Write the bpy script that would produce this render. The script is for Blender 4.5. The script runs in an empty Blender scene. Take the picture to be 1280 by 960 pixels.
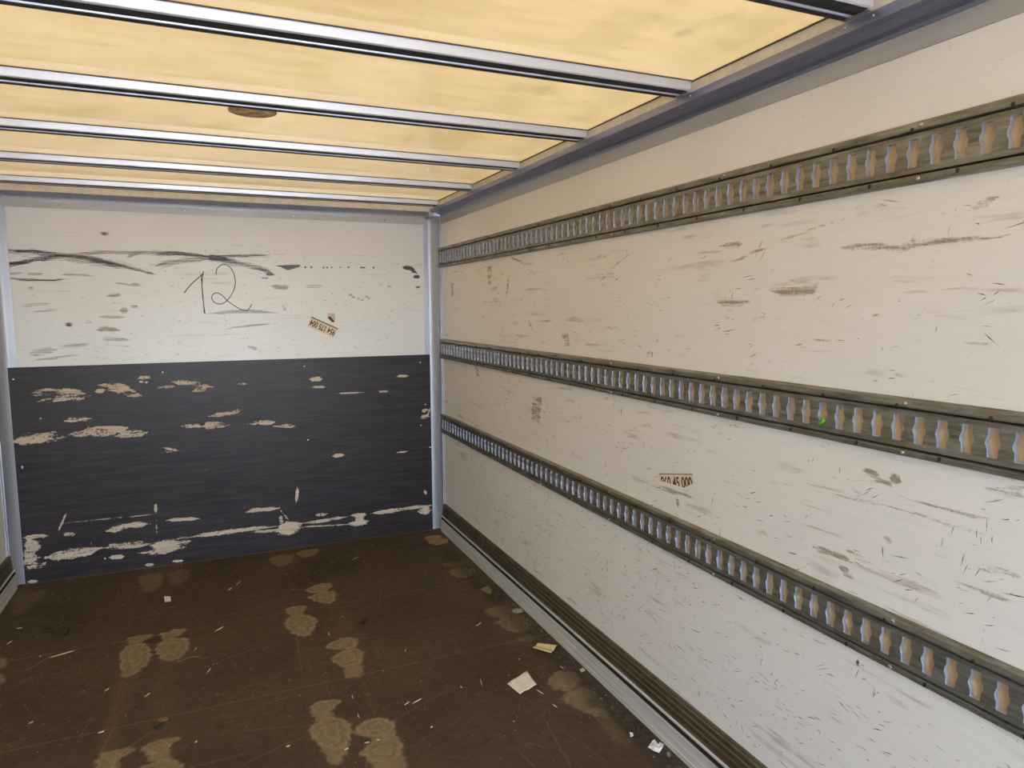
import bpy, bmesh, math, random
import numpy as np
from mathutils import Vector, Matrix

scene = bpy.context.scene
C = scene.collection
random.seed(7)
rng = np.random.default_rng(11)

# ------------------------------------------------------------------ camera
F_PX = 871.8
CAM = np.array([1.0453, -4.4606, 1.498])
CR = np.array([0.91745196, -0.39782347, -0.00428878])
CU = np.array([0.04718775, 0.09810684, 0.99405652])
CF = np.array([0.39503826, 0.91220148, -0.10878071])
cd = bpy.data.cameras.new('camera'); cam = bpy.data.objects.new('camera', cd); C.objects.link(cam)
cd.sensor_width = 36.0; cd.lens = F_PX * 36 / 1280; cd.clip_start = 0.02; cd.clip_end = 500
M = Matrix.Identity(4)
for i in range(3):
    M[i][0] = CR[i]; M[i][1] = CU[i]; M[i][2] = -CF[i]; M[i][3] = CAM[i]
cam.matrix_world = M
scene.camera = cam

# ------------------------------------------------------------------ light
SKY_STRENGTH = 2.0
SUN_STRENGTH = 5.0
EXPOSURE = 0.69
world = bpy.data.worlds.new('world'); scene.world = world; world.use_nodes = True
wn = world.node_tree; wn.nodes.clear()
sky = wn.nodes.new('ShaderNodeTexSky'); sky.sky_type = 'NISHITA'; sky.sun_disc = False
sky.sun_elevation = math.radians(52); sky.sun_rotation = math.radians(20); sky.air_density = 1.0; sky.dust_density = 2.0
bg = wn.nodes.new('ShaderNodeBackground'); bg.inputs[1].default_value = SKY_STRENGTH
wo = wn.nodes.new('ShaderNodeOutputWorld')
wn.links.new(sky.outputs[0], bg.inputs[0]); wn.links.new(bg.outputs[0], wo.inputs[0])
sd = bpy.data.lights.new('sun', 'SUN'); sd.energy = SUN_STRENGTH; sd.angle = math.radians(6); sd.color = (1, .97, .93)
sun = bpy.data.objects.new('sun', sd); C.objects.link(sun)
sun.rotation_euler = Vector((-0.25, -0.55, -1.0)).to_track_quat('-Z', 'Y').to_euler()   # comes over the front bulkhead
scene.view_settings.view_transform = 'Standard'; scene.view_settings.look = 'None'
scene.view_settings.exposure = EXPOSURE; scene.view_settings.gamma = 1.0
scene.view_settings.use_curve_mapping = False

# ------------------------------------------------------------------ dimensions (metres)
W = 2.45; YB = -7.2; ZR = 2.160; XI = 0.065     # width, rear opening, roof skin, cant rail overhang
KZ = 0.19                                        # kick rail height

def ray(px, py):
    return CF + CR * (px - 640) / F_PX + CU * (480 - py) / F_PX
def on(ax, val, px, py):                         # measured point of the photograph -> point on the plane it lies in
    v = ray(px, py); return CAM + v * (val - CAM[ax]) / v[ax]
def on_floor(pts): return np.array([on(2, 0, *p)[[0, 1]] for p in pts])
def on_front(pts, y=0.0): return np.array([on(1, y, *p)[[0, 2]] for p in pts])
def on_right(pts): return np.array([on(0, W, *p)[[1, 2]] for p in pts])
def on_roof(pts): return np.array([on(2, ZR, *p)[[0, 1]] for p in pts])

# ------------------------------------------------------------------ materials
class NT:
    def __init__(s, name):
        s.m = bpy.data.materials.new(name); s.m.use_nodes = True; s.t = s.m.node_tree; s.t.nodes.clear()
        s.out = s.n('OutputMaterial'); s.tc = s.n('TexCoord')
    def n(s, k, **kw):
        nd = s.t.nodes.new('ShaderNode' + k)
        for a, v in kw.items(): setattr(nd, a, v)
        return nd
    def l(s, a, b): s.t.links.new(a, b)
    def set(s, sock, v):
        if hasattr(v, 'is_output') or isinstance(v, bpy.types.NodeSocket): s.l(v, sock)
        else: sock.default_value = v
    def noise(s, scale=(1, 1, 1), sc=5, det=4, rough=.55, off=(0, 0, 0)):
        mp = s.n('Mapping'); mp.inputs['Scale'].default_value = scale; mp.inputs['Location'].default_value = off
        s.l(s.tc.outputs['Object'], mp.inputs[0])
        t = s.n('TexNoise'); t.inputs['Scale'].default_value = sc; t.inputs['Detail'].default_value = det; t.inputs['Roughness'].default_value = rough
        s.l(mp.outputs[0], t.inputs[0]); return t.outputs[0]
    def rng(s, v, a, b, c=0., d=1., smooth=False):
        r = s.n('MapRange'); r.clamp = True
        if smooth: r.interpolation_type = 'SMOOTHSTEP'
        s.l(v, r.inputs[0])
        for i, x in enumerate((a, b, c, d)): r.inputs[1 + i].default_value = x
        return r.outputs[0]
    def math(s, op, a, b=0.0, c=None, clamp=False):
        m = s.n('Math', operation=op); m.use_clamp = clamp; s.set(m.inputs[0], a); s.set(m.inputs[1], b)
        if c is not None: s.set(m.inputs[2], c)
        return m.outputs[0]
    def mix(s, f, a, b):
        m = s.n('Mix', data_type='RGBA'); s.set(m.inputs[0], f); s.set(m.inputs[6], a); s.set(m.inputs[7], b); return m.outputs[2]
    def attr(s, name): return s.n('Attribute', attribute_name=name).outputs['Fac']
    def bsdf(s, col, rough=.5, metal=0., spec=.5, bump=None, bstr=.2, coat=0., bdist=.002):
        b = s.n('BsdfPrincipled'); s.set(b.inputs['Base Color'], col); s.set(b.inputs['Roughness'], rough)
        s.set(b.inputs['Metallic'], metal); b.inputs['Specular IOR Level'].default_value = spec; b.inputs['Coat Weight'].default_value = coat
        if bump is not None:
            n = s.n('Bump'); n.inputs['Strength'].default_value = bstr; n.inputs['Distance'].default_value = bdist
            s.l(bump, n.inputs['Height']); s.l(n.outputs[0], b.inputs['Normal'])
        s.l(b.outputs[0], s.out.inputs[0]); return b
def rgb(r, g, b): 
    f = lambda c: (c / 255 / 12.92) if c / 255 < .04045 else ((c / 255 + .055) / 1.055) ** 2.4
    return (f(r), f(g), f(b), 1)
def plain(name, col, rough=.6, metal=0., var=.12, sc=30, bump=.1, stretch=(1, 1, 1)):
    t = NT(name); n = t.noise(scale=stretch, sc=sc, det=5)
    dark = tuple(c * (1 - var) for c in col[:3]) + (1,); lite = tuple(min(1, c * (1 + var)) for c in col[:3]) + (1,)
    t.bsdf(t.mix(t.rng(n, .3, .7), dark, lite), rough, metal, bump=n, bstr=bump); return t.m

def wall_mat(name, stretch, base, warm, amount=1.0):
    t = NT(name)
    big = t.noise(sc=1.3, det=4); grain = t.noise(scale=stretch, sc=60, det=4)
    col = t.mix(t.rng(big, .3, .7), base, warm)
    col = t.mix(t.rng(grain, .35, .75, 0, .22), col, tuple(c * .8 for c in base[:3]) + (1,))
    # short faint scuff dashes everywhere
    s2 = tuple(a * .35 + .65 * (0.25 if a < .5 else 1) for a in stretch)
    d1 = t.noise(scale=stretch, sc=34, det=3, rough=.6, off=(3.1, 1.7, .4))
    gate = t.noise(sc=5, det=3, off=(9, 2, 5))
    dash = t.math('MULTIPLY', t.rng(d1, .58, .66), t.rng(gate, .45, .60))
    sx = t.n('SeparateXYZ'); t.l(t.tc.outputs['Object'], sx.inputs[0]); low = t.rng(sx.outputs[2], 1.88, 1.92, 1, .12)
    dash = t.math('MULTIPLY', dash, low)
    col = t.mix(t.math('MULTIPLY', dash, .4 * amount), col, rgb(150, 112, 80))
    sp = t.noise(sc=150, det=2, off=(1, 5, 2))
    col = t.mix(t.math('MULTIPLY', t.rng(sp, .72, .76), .5 * amount), col, rgb(110, 95, 78))
    # traced smears
    n1 = t.noise(scale=stretch, sc=70, det=6, rough=.7, off=(4, 4, 4)); n2 = t.noise(sc=120, det=4, rough=.7)
    br = t.rng(t.math('ADD', t.math('MULTIPLY', n1, .75), t.math('MULTIPLY', n2, .25)), .36, .64)
    for at, c, k in (('smear_brown', rgb(146, 126, 98), .85), ('smear_black', rgb(38, 33, 34), .95), ('smear_grey', rgb(128, 120, 112), .7)):
        a = t.math('SUBTRACT', t.attr(at), br)
        col = t.mix(t.math('MULTIPLY', t.math('MULTIPLY', t.rng(a, -.22, .25), k), t.rng(t.attr(at), .05, .3)), col, c)
    t.bsdf(col, t.rng(big, .3, .7, .30, .42), bump=grain, bstr=.05, spec=.5)
    return t.m
m_wallR = wall_mat('gelcoat_right', (1, .09, 1.1), rgb(240, 234, 226), rgb(236, 228, 216))
m_wallF = wall_mat('gelcoat_front', (.06, 1, 2.0), rgb(236, 235, 233), rgb(231, 227, 223), .6)
m_wallS = wall_mat('gelcoat_left', (1, .09, 1.1), rgb(242, 238, 232), rgb(238, 232, 224), .5)
m_core = plain('plywood_core', rgb(150, 120, 85), .8)
m_skin = plain('outer_skin', rgb(215, 215, 212), .5, bump=.02)
m_scr1 = plain('scratch_brown', rgb(138, 118, 98), .8, var=.3, sc=200)
m_scr2 = plain('scratch_dark', rgb(112, 90, 72), .8, var=.4, sc=200)
m_scr3 = plain('scratch_faint', rgb(178, 162, 142), .7, var=.12, sc=200)
m_scr4 = plain('rubber_scuff_grey', rgb(110, 102, 98), .8, var=.2, sc=200)
m_scr5 = plain('rubber_scuff_black', rgb(58, 52, 52), .8, var=.3, sc=200)
m_pen = plain('pen_ink', rgb(45, 42, 48), .5)

def roof_mat():
    t = NT('translucent_roof')
    big = t.noise(sc=1.1, det=5); fib = t.noise(scale=(.35, 1.4, 1), sc=14, det=7, rough=.65)
    f = t.math('ADD', t.math('MULTIPLY', big, .5), t.math('MULTIPLY', fib, .5))
    colT = t.mix(t.rng(f, .35, .65), (.094, .059, .020, 1), (.128, .085, .034, 1))
    n = t.noise(sc=40, det=6, rough=.75)
    dirt = t.rng(t.math('SUBTRACT', t.attr('smear_brown'), n), -.12, .12)
    colT = t.mix(t.math('MULTIPLY', dirt, .55), colT, (.06, .045, .02, 1))
    tr = t.n('BsdfTranslucent'); t.l(colT, tr.inputs[0])
    df = t.n('BsdfDiffuse'); df.inputs[0].default_value = (.66, .575, .41, 1)
    m1 = t.n('MixShader'); m1.inputs[0].default_value = .42; t.l(tr.outputs[0], m1.inputs[1]); t.l(df.outputs[0], m1.inputs[2])
    gl = t.n('BsdfGlossy'); gl.inputs['Roughness'].default_value = .07; gl.inputs[0].default_value = (1, 1, 1, 1)
    fr = t.n('Fresnel'); fr.inputs[0].default_value = 1.5
    m2 = t.n('MixShader'); t.l(fr.outputs[0], m2.inputs[0]); t.l(m1.outputs[0], m2.inputs[1]); t.l(gl.outputs[0], m2.inputs[2])
    t.l(m2.outputs[0], t.out.inputs[0]); return t.m
m_roof = roof_mat()

def metal_mat(name, c1, c2, rough=(.35, .5), metal=.85, stretch=(1, .05, 1), sc=40, spot=None, bump=.08):
    t = NT(name); a = t.noise(scale=stretch, sc=sc, det=6, rough=.65); b = t.noise(sc=9, det=4)
    col = t.mix(t.rng(a, .35, .68), c1, c2)
    if spot: col = t.mix(t.math('MULTIPLY', t.rng(b, .5, .68), .6), col, spot)
    t.bsdf(col, t.rng(b, .3, .7, *rough), metal, bump=a if bump else None, bstr=bump); return t.m
m_alu = metal_mat('cove_aluminium', rgb(134, 138, 160), rgb(156, 160, 182), (.38, .48), .8)
m_aluZ = metal_mat('post_aluminium', rgb(176, 178, 190), rgb(190, 192, 202), (.36, .46), .6, stretch=(1, 1, .05))
m_flange = metal_mat('flange_aluminium', rgb(176, 174, 172), rgb(186, 184, 180), (.4, .5), .35)
m_bow = metal_mat('bow_galvanised', rgb(214, 214, 216), rgb(226, 226, 228), (.30, .38), .45, stretch=(.05, 1, 1), bump=0)
m_bow_shade = plain('bow_underside_shade', rgb(46, 46, 50), .75, var=.15, bump=0)  # near-black tone standing in for shade on the bow undersides
m_rail = metal_mat('rail_steel', rgb(106, 105, 97), rgb(166, 164, 152), (.34, .5), .7, sc=70, stretch=(1, .12, 1), spot=rgb(126, 116, 86))
m_lip = metal_mat('slot_lip_daylit', rgb(188, 198, 222), rgb(206, 214, 234), (.36, .44), .75, bump=0)  # same sheet as the rail; daylight on lips put into a paler, bluish colour
m_kick1 = metal_mat('plinth_aluminium', rgb(196, 190, 180), rgb(236, 231, 222), (.38, .5), .15, sc=60, stretch=(1, .03, 2))
m_kick2 = metal_mat('kick_dark', rgb(92, 82, 66), rgb(120, 108, 90), (.4, .55), .6, sc=60, spot=rgb(70, 60, 46))
m_groove = plain('grime_shade', rgb(34, 30, 28), .9)  # near-black for grooves and gaps; in the rail creases it paints shade
m_seal = plain('sealant', rgb(86, 78, 62), .8)
m_cream = plain('cream_edge', rgb(214, 206, 188), .5, bump=.03)
m_zinc = plain('zinc_screw', rgb(205, 205, 208), .25, metal=.8, bump=.02)
m_dscrew = plain('dark_screw', rgb(60, 54, 48), .5, metal=.5)

def floor_mat():
    t = NT('floor_plywood')
    a = t.noise(sc=2.2, det=7, rough=.6); b = t.noise(sc=28, det=7, rough=.72); mesh = t.noise(sc=330, det=2)
    col = t.mix(t.rng(a, .35, .68), rgb(70, 56, 42), rgb(92, 74, 54))
    col = t.mix(t.rng(b, .38, .66, 0, .55), col, rgb(52, 41, 32))
    col = t.mix(t.rng(mesh, .45, .62, 0, .3), col, rgb(100, 82, 62))
    dust = t.noise(scale=(1, 1, 1), sc=95, det=3, rough=.7, off=(3, 3, 0))
    gate = t.noise(sc=3, det=3, off=(7, 3, 0))
    col = t.mix(t.math('MULTIPLY', t.rng(dust, .70, .75), t.rng(gate, .4, .6, .1, .75)), col, rgb(150, 132, 108))
    edge = t.noise(sc=55, det=5, rough=.7)
    st = t.math('ADD', t.attr('stain'), t.math('MULTIPLY', t.math('SUBTRACT', edge, .5), 1.1))
    sc_ = t.mix(t.rng(b, .35, .7), rgb(132, 113, 82), rgb(162, 141, 106))
    col = t.mix(t.math('MULTIPLY', t.rng(st, .1, .9, smooth=True), .78), col, sc_)
    col = t.mix(t.math('MULTIPLY', t.attr('ring_dark'), t.rng(edge, .35, .6, .1, .8)), col, rgb(84, 68, 48))
    col = t.mix(t.math('MULTIPLY', t.attr('ring_light'), t.rng(edge, .38, .6, .05, .7)), col, rgb(196, 174, 132))
    col = t.mix(t.math('MULTIPLY', t.attr('streak'), t.rng(edge, .2, .8, .3, .75)), col, rgb(118, 92, 72))
    col = t.mix(t.math('MULTIPLY', t.attr('grime_shade'), t.rng(b, .3, .7, .5, .95)), col, rgb(40, 32, 25))
    ln = t.math('SUBTRACT', t.attr('line'), t.math('MULTIPLY', edge, .9))
    col = t.mix(t.math('MULTIPLY', t.rng(ln, -.15, .35), .75), col, rgb(140, 118, 92))
    t.bsdf(col, t.rng(b, .3, .7, .55, .72), bump=t.math('ADD', b, t.math('MULTIPLY', mesh, .3)), bstr=.25, spec=.35); return t.m
m_floor = floor_mat()

def black_mat():
    t = NT('phenolic_black')
    g = t.noise(scale=(.08, 1, 1.2), sc=55, det=6, rough=.7); b = t.noise(sc=2.5, det=5); h = t.noise(sc=80, det=6, rough=.8)
    col = t.mix(t.rng(b, .35, .65), rgb(30, 25, 28), rgb(44, 37, 41))
    col = t.mix(t.rng(g, .4, .72, 0, .7), col, rgb(72, 61, 62))
    col = t.mix(t.rng(h, .52, .72, 0, .4), col, rgb(84, 74, 76))
    d1 = t.noise(scale=(.09, 1, 1.6), sc=30, det=4, rough=.7, off=(2, 0, 6))
    col = t.mix(t.math('MULTIPLY', t.rng(d1, .70, .74), .45), col, rgb(120, 104, 100))
    br = t.math('ADD', t.math('MULTIPLY', h, .62), t.math('MULTIPLY', t.noise(scale=(.25, 1, 1), sc=70, det=5, rough=.75, off=(5, 1, 2)), .38))
    an = t.noise(scale=(.2, 1, 1), sc=34, det=9, rough=.72, off=(1, 0, 7))
    br = t.math('ADD', t.math('MULTIPLY', t.rng(br, .38, .62), .48), t.math('MULTIPLY', t.rng(an, .36, .64), .56))
    a = t.math('SUBTRACT', t.attr('chip'), br)
    wood = t.mix(t.rng(g, .3, .7), rgb(222, 200, 178), rgb(188, 164, 142))
    wood = t.mix(t.rng(h, .5, .72, 0, .5), wood, rgb(120, 100, 88))
    fac = t.math('MULTIPLY', t.rng(a, -.04, .08), t.rng(t.attr('chip'), .02, .15))
    col = t.mix(fac, col, wood)
    t.bsdf(col, t.mix(fac, (.36, .36, .36, 1), (.8, .8, .8, 1)), bump=t.math('SUBTRACT', t.math('MULTIPLY', g, .3), fac), bstr=.3, spec=.28); return t.m
m_black = black_mat()

# ------------------------------------------------------------------ mesh helpers
def link(name, me, parent=None, mats=(), smooth=False, kind=None):
    for m in mats: me.materials.append(m)
    if smooth: me.polygons.foreach_set('use_smooth', [True] * len(me.polygons))
    o = bpy.data.objects.new(name, me); C.objects.link(o)
    if parent is not None: o.parent = parent
    if kind: o['kind'] = kind
    return o
def from_bm(name, bm, parent=None, mats=(), smooth=False, kind=None, loc=None):
    bmesh.ops.recalc_face_normals(bm, faces=bm.faces)
    me = bpy.data.meshes.new(name); bm.to_mesh(me); bm.free()
    o = link(name, me, parent, mats, smooth, kind)
    if loc is not None: o.location = loc
    return o
def tag(o, label, cat, group=None, kind=None):
    o['label'] = label; o['category'] = cat
    if group: o['group'] = group
    if kind: o['kind'] = kind
    return o
def empty(name, loc=(0, 0, 0)):
    o = bpy.data.objects.new(name, None); o.location = loc; o.empty_display_size = .05; C.objects.link(o); return o
def box(bm, x0, x1, y0, y1, z0, z1, mi=0):
    v = [bm.verts.new(p) for p in ((x0,y0,z0),(x1,y0,z0),(x1,y1,z0),(x0,y1,z0),(x0,y0,z1),(x1,y0,z1),(x1,y1,z1),(x0,y1,z1))]
    for f in ((0,3,2,1),(4,5,6,7),(0,1,5,4),(1,2,6,5),(2,3,7,6),(3,0,4,7)):
        fc = bm.faces.new([v[i] for i in f]); fc.material_index = mi
def prism(bm, prof, a0, a1, axis, mats=None, closed=True, caps=True):
    """extrude a 2-D profile along an axis: 'x' profile=(y,z), 'y' profile=(x,z), 'z' profile=(x,y)"""
    def P(u, v, a):
        return {'x': (a, u, v), 'y': (u, a, v), 'z': (u, v, a)}[axis]
    A = [bm.verts.new(P(u, v, a0)) for u, v in prof]; B = [bm.verts.new(P(u, v, a1)) for u, v in prof]
    n = len(prof)
    for i in range(n if closed else n - 1):
        j = (i + 1) % n; f = bm.faces.new((A[i], A[j], B[j], B[i]))
        if mats: f.material_index = mats[i]
    if caps and closed:
        bm.faces.new(A[::-1]); bm.faces.new(B)
def disc(bm, c, n, r, h, seg=10, mi=0):
    """small domed screw head at c, axis n"""
    n = Vector(n).normalized(); a = n.orthogonal().normalized(); b = n.cross(a); c = Vector(c)
    prev = None
    for rr, hh in ((1, 0), (.95, .5), (.6, .9)):
        ring = [bm.verts.new(c + n * h * hh + (a * math.cos(t) + b * math.sin(t)) * r * rr) for t in [2 * math.pi * k / seg for k in range(seg)]]
        if prev:
            for k in range(seg): bm.faces.new((prev[k], prev[(k+1) % seg], ring[(k+1) % seg], ring[k])).material_index = mi
        prev = ring
    bm.faces.new(prev).material_index = mi

def seg_d(P, a, b):
    ab = b - a; L = (ab ** 2).sum() + 1e-12
    t = np.clip(((P - a) @ ab) / L, 0, 1); q = a + t[:, None] * ab
    return np.sqrt(((P - q) ** 2).sum(1)), t
class Grid:
    """fine rectangular grid whose vertices carry named masks of wear"""
    def __init__(s, u0, u1, v0, v1, st):
        s.nu = int(round((u1 - u0) / st)) + 1; s.nv = int(round((v1 - v0) / st)) + 1
        s.u = np.linspace(u0, u1, s.nu); s.v = np.linspace(v0, v1, s.nv)
        U, V = np.meshgrid(s.u, s.v); s.P = np.stack([U.ravel(), V.ravel()], 1); s.m = {}
    def mask(s, k):
        if k not in s.m: s.m[k] = np.zeros(len(s.P))
        return s.m[k]
    def sel(s, pts, pad):
        lo = pts.min(0) - pad; hi = pts.max(0) + pad
        return np.where(((s.P >= lo) & (s.P <= hi)).all(1))[0]
    def stroke(s, k, pts, w, strength=1., taper=True, soft=.8):
        m = s.mask(k); pts = np.asarray(pts, float); n = len(pts) - 1
        for i in range(n):
            sub = pts[i:i + 2]; idx = s.sel(sub, w * 2.2)
            if not len(idx): continue
            d, t = seg_d(s.P[idx], sub[0], sub[1])
            tt = (i + t) / n; ww = w * (np.clip(np.minimum(tt, 1 - tt) * 5, .25, 1) if taper else 1)
            val = strength * np.clip(1 + soft * .5 - soft * d / ww, 0, 1)
            m[idx] = np.maximum(m[idx], val)
    def sdf(s, pts, pad=.05):
        pts = np.asarray(pts, float); idx = s.sel(pts, pad); P = s.P[idx]
        d = np.full(len(idx), 9.); ins = np.zeros(len(idx), bool); n = len(pts)
        for i in range(n):
            a, b = pts[i], pts[(i + 1) % n]
            d = np.minimum(d, seg_d(P, a, b)[0])
            c = ((a[1] > P[:, 1]) != (b[1] > P[:, 1]))
            xi = (b[0] - a[0]) * (P[:, 1] - a[1]) / (b[1] - a[1] + 1e-12) + a[0]
            ins ^= c & (P[:, 0] < xi)
        return idx, np.where(ins, d, -d)
    def poly(s, k, pts, strength=1., soft=.01):
        idx, d = s.sdf(pts, soft * 2); m = s.mask(k)
        m[idx] = np.maximum(m[idx], strength * np.clip(.5 + d / soft, 0, 1))
    def blob(s, k, c, r, strength=1.):
        c = np.asarray(c); r = np.asarray(r, float); pad = max(r) * 1.6
        idx = s.sel(np.array([c, c]), pad); q = np.sqrt((((s.P[idx] - c) / r) ** 2).sum(1))
        m = s.mask(k); m[idx] = np.maximum(m[idx], strength * np.clip(1.5 - q, 0, 1))
    def mesh(s, name, to3, flip=False, box_pts=None, extra=None):
        co = to3(s.P); nu, nv = s.nu, s.nv
        i = np.arange(nu - 1)[None, :] + nu * np.arange(nv - 1)[:, None]; i = i.ravel()
        q = np.stack([i, i + 1, i + 1 + nu, i + nu], 1)
        if flip: q = q[:, ::-1]
        mi = np.zeros(len(q), int); nb = len(co)
        if extra is not None:                       # (verts, quads, material indices)
            ev, ef, em = extra; co = np.vstack([co, ev]); q = np.vstack([q, ef + nb]); mi = np.concatenate([mi, em])
        me = bpy.data.meshes.new(name); me.vertices.add(len(co)); me.vertices.foreach_set('co', co.ravel().astype(np.float32))
        me.loops.add(q.size); me.loops.foreach_set('vertex_index', q.ravel().astype(np.int32))
        me.polygons.add(len(q)); me.polygons.foreach_set('loop_start', (np.arange(len(q)) * 4).astype(np.int32))
        me.polygons.foreach_set('material_index', mi.astype(np.int32))
        me.update(calc_edges=True)
        for k, m in s.m.items():
            a = me.attributes.new(k, 'FLOAT', 'POINT'); full = np.zeros(len(co)); full[:nb] = m
            a.data.foreach_set('value', full.astype(np.float32))
        return me
class Extra:
    def __init__(s): s.v = []; s.f = []; s.m = []
    def quad(s, pts, mi):
        n = len(s.v); s.v += [tuple(p) for p in pts]; s.f.append((n, n+1, n+2, n+3)); s.m.append(mi)
    def box(s, lo, hi, mi):
        x0, y0, z0 = lo; x1, y1, z1 = hi
        v = ((x0,y0,z0),(x1,y0,z0),(x1,y1,z0),(x0,y1,z0),(x0,y0,z1),(x1,y0,z1),(x1,y1,z1),(x0,y1,z1))
        for f in ((0,3,2,1),(4,5,6,7),(0,1,5,4),(1,2,6,5),(2,3,7,6),(3,0,4,7)): s.quad([v[i] for i in f], mi)
    def sliver(s, a, b, w, to3, mi):
        a = np.array(a, float); b = np.array(b, float); d = b - a; L = np.linalg.norm(d) + 1e-9; n = np.array([-d[1], d[0]]) / L * w / 2
        k = random.uniform(.25, .6)
        mid = a + d * k + n * random.uniform(-.8, .8)
        s.quad(to3(np.array([a, mid - n, b, mid + n])), mi)
    def ribbon(s, pts, w, to3, mi):
        pts = np.asarray(pts, float)
        for i in range(len(pts) - 1):
            a, b = pts[i], pts[i+1]; d = b - a; L = np.linalg.norm(d) + 1e-9; n = np.array([-d[1], d[0]]) / L * w / 2; e = d / L * w * .3
            s.quad(to3(np.array([a - n - e, b - n + e, b + n + e, a + n - e])), mi)
    def out(s): return np.array(s.v), np.array(s.f), np.array(s.m)
def smooth_line(p, k=6):
    p = np.asarray(p, float); o = []
    for i in range(len(p) - 1):
        a = p[max(i-1, 0)]; b = p[i]; c = p[i+1]; d = p[min(i+2, len(p)-1)]
        for t in np.linspace(0, 1, k, endpoint=False):
            o.append(.5*((2*b)+(-a+c)*t+(2*a-5*b+4*c-d)*t*t+(-a+3*b-3*c+d)*t**3))
    o.append(p[-1]); return np.array(o)

# ================================================================== STRUCTURE
# ---- right wall -------------------------------------------------
g = Grid(-4.0, 0.0, .17, 2.075, .0048)
def fr7(pts): return [(540 + x / 3.368, 280 + y / 3.368) for x, y in pts]      # crop -> photograph pixels
def fr4(pts): return [(900 + x / 3.2, 200 + y / 3.2) for x, y in pts]
def fr5(pts): return [(960 + x / 3.694, 560 + y / 3.694) for x, y in pts]
def fr6(pts): return [(760 + x / 4., 520 + y / 4.) for x, y in pts]
def fr8(pts): return [(900 + x / 3.368, 380 + y / 3.368) for x, y in pts]
for pl, s in ((fr4([(195,518),(390,500),(395,520),(370,534),(250,542)]), .78), (fr4([(0,566),(118,558),(120,566),(60,582),(0,584)]), .75),
              (fr4([(128,633),(180,629),(172,638),(140,640)]), .7), (fr4([(588,640),(620,605),(640,612),(610,655)]), .62),
              (fr4([(365,716),(400,714),(442,722),(400,730)]), .62), (fr4([(660,878),(715,893),(700,902)]), .6), (fr4([(700,858),(745,868),(735,876)]), .6),
              (fr5([(1000,186),(1182,178),(1182,235),(1080,208)]), .62), (fr5([(320,300),(390,325),(370,332)]), .6),
              (fr6([(112,300),(150,305),(200,335),(330,370),(450,415),(330,392),(190,345),(130,320)]), .75),
              (fr6([(735,572),(780,578),(808,600),(760,592)]), .72), (fr6([(595,450),(635,458),(605,464)]), .6),
              (fr7([(422,725),(462,730),(455,845),(418,840)]), .60), (fr7([(550,735),(600,738),(604,750),(556,744)]), .9),
              (fr7([(1200,325),(1280,320),(1280,345),(1205,342)]), .7), (fr7([(440,408),(500,398),(512,410),(470,418)]), .7),
              (fr7([(232,175),(252,175),(248,255),(236,250)]), .62), (fr7([(545,465),(575,460),(580,510),(560,515)]), .6),
              (fr7([(908,535),(922,535),(918,550),(908,560)]), .9), (fr7([(942,486),(958,486),(956,497),(944,496)]), .95),
              (fr7([(180,600),(195,608),(200,640),(190,648)]), .6), (fr7([(535,686),(592,690),(590,696),(538,692)]), .75),
              (fr7([(295,688),(320,695),(340,712),(318,706)]), .7), (fr7([(80,248),(92,248),(90,308),(82,308)]), .68)):
    g.poly('smear_brown', on_right(pl), s, .014)
for ln, w, s in ((fr4([(450,360),(560,345),(700,352),(900,322),(1130,308)]), .006, .62), (fr4([(0,430),(250,320),(450,250)]), .0035, .5),
                 (fr4([(720,372),(760,355),(780,300)]), .005, .55), (fr4([(0,345),(60,336),(90,336)]), .006, .75), (fr4([(1000,200),(1110,150)]), .007, .62),
                 (fr5([(970,555),(1080,565),(1182,605)]), .005, .6), (fr5([(60,160),(300,215),(640,290),(1182,460)]), .003, .52),
                 (fr5([(270,130),(530,165),(620,225),(880,300),(1182,360)]), .003, .5), (fr5([(800,595),(960,650),(1182,730)]), .0035, .55),
                 (fr7([(695,255),(765,180),(850,110)]), .003, .6), (fr7([(715,438),(880,426)]), .004, .55), (fr7([(220,330),(380,318)]), .003, .45),
                 (fr7([(330,138),(395,172)]), .006, .72), (fr8([(600,700),(730,770)]), .004, .7), (fr6([(345,405),(350,455)]), .006, .7),
                 (fr7([(322,225),(318,275),(308,325)]), .008, .68), (fr7([(405,405),(425,450)]), .007, .66), (fr6([(0,265),(30,290),(60,285)]), .006, .55),
                 (fr5([(205,458),(300,488),(390,528)]), .006, .9), (fr5([(360,470),(460,525)]), .005, .68), (fr5([(440,100),(520,130)]), .005, .85),
                 (fr5([(560,135),(615,155)]), .007, .85), (fr5([(525,150),(575,178)]), .005, .8), (fr5([(325,550),(375,565)]), .006, .7),
                 (fr5([(395,200),(430,215)]), .006, .72), (fr5([(535,405),(575,440)]), .006, .6), (fr5([(340,575),(405,608)]), .006, .6)):
    g.stroke('smear_brown', on_right(ln), w, s, soft=.6)
for c in ((1072,828),(815,443)): g.blob('smear_black', on_right([c])[0], (.005, .009), .9)
g.mask('smear_black'); g.mask('smear_grey')
g.m['smear_brown'] *= .88
toR = lambda P: np.stack([np.full(len(P), W), P[:, 0], P[:, 1]], 1)
toRs = lambda P: np.stack([np.full(len(P), W - .0005), P[:, 0], P[:, 1]], 1)
ex = Extra()
bands = [(.80, 1.16, 1.0), (1.31, 1.74, .65), (.22, .65, 2.0)]      # where loads rubbed the wall
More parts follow.
